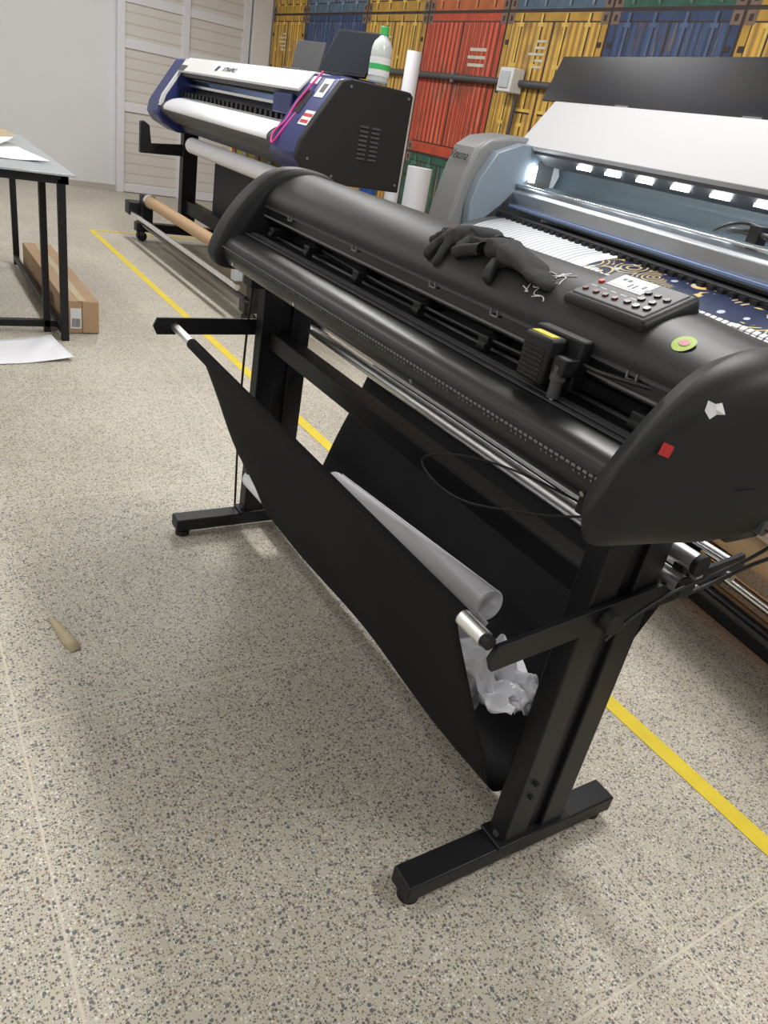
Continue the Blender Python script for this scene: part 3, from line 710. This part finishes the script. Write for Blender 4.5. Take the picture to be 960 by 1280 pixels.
cyl('standing_paper_roll',(3.42,5.42,0),(3.42,5.42,1.90),.055,PAP,hollow=.03)
cyl('standing_paper_roll.001',(3.50,5.20,0),(3.50,5.20,1.15),.095,PAP,hollow=.04)
cyl('vinyl_roll',(3.34,5.66,0),(3.34,5.66,1.0),.07,M('blue_vinyl',(.03,.10,.35),.3),hollow=.04)
bn=G('safety_banner',(2.95,7.2,0)); box('sheet',3.0,3.02,6.6,7.9,.02,1.3,YEL,bn)
for j in range(4): obox('stripe_%d'%j,(2.992,6.8+j*.3,.65),((0,.3,1),(0,1,-.3),(1,0,0)),(1.2,.09,.004),RED if j%2 else WHT,bn,bevel=0)

# ---------------------------------------------------------------- table, box, papers
GLS=M('table_glass_top',(.42,.47,.50),.12,spec=.6)
t=G('glass_table',(0,5.4,0))
tz=.89
box('top',-.95,.85,4.40,6.35,tz-.012,tz,GLS,t)
FRM=BLKM
for nm,(a,b,c,d_,e,f_) in {'rail_front':(-.93,.82,4.43,4.47,tz-.055,tz-.013),'rail_back':(-.93,.82,6.28,6.32,tz-.055,tz-.013),'rail_r':(.78,.82,4.43,6.32,tz-.055,tz-.013),'rail_l':(-.93,-.89,4.43,6.32,tz-.055,tz-.013),
  'low_front':(-.93,.78,4.60,4.64,.03,.07),'leg_a':(.765,.805,4.43,4.47,0,tz-.03),'leg_b':(-.93,-.89,4.43,4.47,0,tz-.03),'leg_c':(.765,.805,6.28,6.32,0,tz-.03),'leg_d':(-.93,-.89,6.28,6.32,0,tz-.03),'leg_e':(.70,.735,4.60,4.64,0,tz-.03),'low_r':(.765,.79,4.47,6.28,.03,.07)}.items():
    box(nm,a,b,c,d_,e,f_,FRM,t)
def sheet(nm,c,w,h,rz,curl=.01,mat=PAP,g=None):
    V=[];F=[];n=10
    R=Matrix.Rotation(rz,3,'Z')
    for i in range(n+1):
        for j in range(n+1):
            a=i/n-.5;b=j/n-.5
            V.append(Vector(c)+R@Vector((a*w,b*h,.002+curl*(max(0,a)**2*4+max(0,b-.1)**2*3)+.002*noise.noise(Vector((a*4,b*4,c[0]))))))
    for i in range(n):
        for j in range(n): k=i*(n+1)+j; F.append((k,k+1,k+n+2,k+n+1))
    o=mesh(nm,V,F,mat,g,smooth=180); o.modifiers.new('s','SOLIDIFY').thickness=.001; return o
sheet('loose_paper',(.46,4.22,.002),.56,.36,.15,.02)
pp=G('paper_pile',(.5,5.3,tz))
sheet('sheet_a',(.55,5.0,tz+.002),.4,.5,.2,.01,g=pp)
sheet('sheet_b',(.42,5.5,tz+.007),.5,.45,-.3,.02,g=pp)
sheet('sheet_c',(.25,4.9,tz+.005),.3,.42,.5,.01,g=pp)
sheet('sheet_d',(.55,5.95,tz+.010),.4,.3,.1,.02,mat=TAN,g=pp)
spiral_roll('small_roll',(.30,6.05,tz+.05),(.66,6.15,tz+.05),.045,pp)
cb=G('cardboard_box',(.9,5.4,0))
box('carton',.81,1.0,4.58,6.15,.002,.192,CARD,cb,bevel=.004)
box('tape_seam',.885,.925,4.576,6.154,.1922,.1935,TAN,cb,bevel=0)
box('shipping_label',.84,.90,4.5765,4.58,.03,.15,WHT,cb,bevel=0)
for j in range(9): box('barcode_%d'%j,.848+j*.0052,.8505+j*.0052,4.5755,4.577,.04,.09,BLKG,cb,bevel=0)
box('flap_edge',.905,.995,4.572,4.58,.005,.19,CARD,cb)
text('carton_text','HIN',(.8085,5.0,.10),(0,-1,0),(0,0,1),.10,M('carton_ink',(.12,.06,.04),.7),cb)
V=[(.262,1.86,.003),(.272,1.86,.006),(.268,1.80,.002),(.292,1.79,.012),(.275,1.74,.002),(.315,1.73,.008),(.292,1.69,.002),(.318,1.695,.004)]
o=mesh('peeled_tape',V,[(0,1,3,2),(2,3,5,4),(4,5,7,6)],TAN); o.modifiers.new('s','SOLIDIFY').thickness=.001

# ---------------------------------------------------------------- lights
def fixture(i,x,y,pw,w=.30,h=1.25):
    g=G('ceiling_light' if i==0 else 'ceiling_light.%03d'%i,(x,y,ZC))
    box('housing',x-w/2-.03,x+w/2+.03,y-h/2-.03,y+h/2+.03,ZC-.06,ZC-.002,WHT,g)
    ld=bpy.data.lights.new('tube','AREA'); ld.shape='RECTANGLE'; ld.size=w; ld.size_y=h; ld.energy=pw; ld.color=(1,.99,.975)
    o=bpy.data.objects.new('tube_lamp',ld); S.collection.objects.link(o); o.parent=g
    o.matrix_parent_inverse=Matrix.Translation(g.location).inverted(); o.location=(x,y,ZC-.07)
i=0
for x,pws in ((2.3,(52,78,58,52)),(-.6,(8,13,24,24)),(-2.9,(24,26,26,26))):
    for y,pw in zip((-.8,2.2,5.2,8.6),pws):
        fixture(i,x,y,pw); i+=1
w=bpy.data.worlds.new('W'); S.world=w; w.use_nodes=True; w.node_tree.nodes['Background'].inputs[0].default_value=(.8,.85,.9,1); w.node_tree.nodes['Background'].inputs[1].default_value=.3

# ---------------------------------------------------------------- camera
th=math.radians(27.3); az=math.radians(36.1); ro=math.atan2(345,1760)
hd_=Vector((math.sin(az),math.cos(az),0)); rt=Vector((math.cos(az),-math.sin(az),0)); up=Vector((0,0,1))
fw=hd_*math.cos(th)-up*math.sin(th); u0=hd_*math.sin(th)+up*math.cos(th)
px=rt*math.cos(ro)+u0*math.sin(ro); pu=-rt*math.sin(ro)+u0*math.cos(ro)
cam=bpy.data.cameras.new('camera'); co=bpy.data.objects.new('camera',cam); S.collection.objects.link(co)
m=Matrix((px,pu,-fw)).transposed().to_4x4(); m.translation=Vector((0,0,H)); co.matrix_world=m
cam.sensor_fit='VERTICAL'; cam.sensor_height=36; cam.lens=924/1280*36; cam.clip_start=.02
S.camera=co
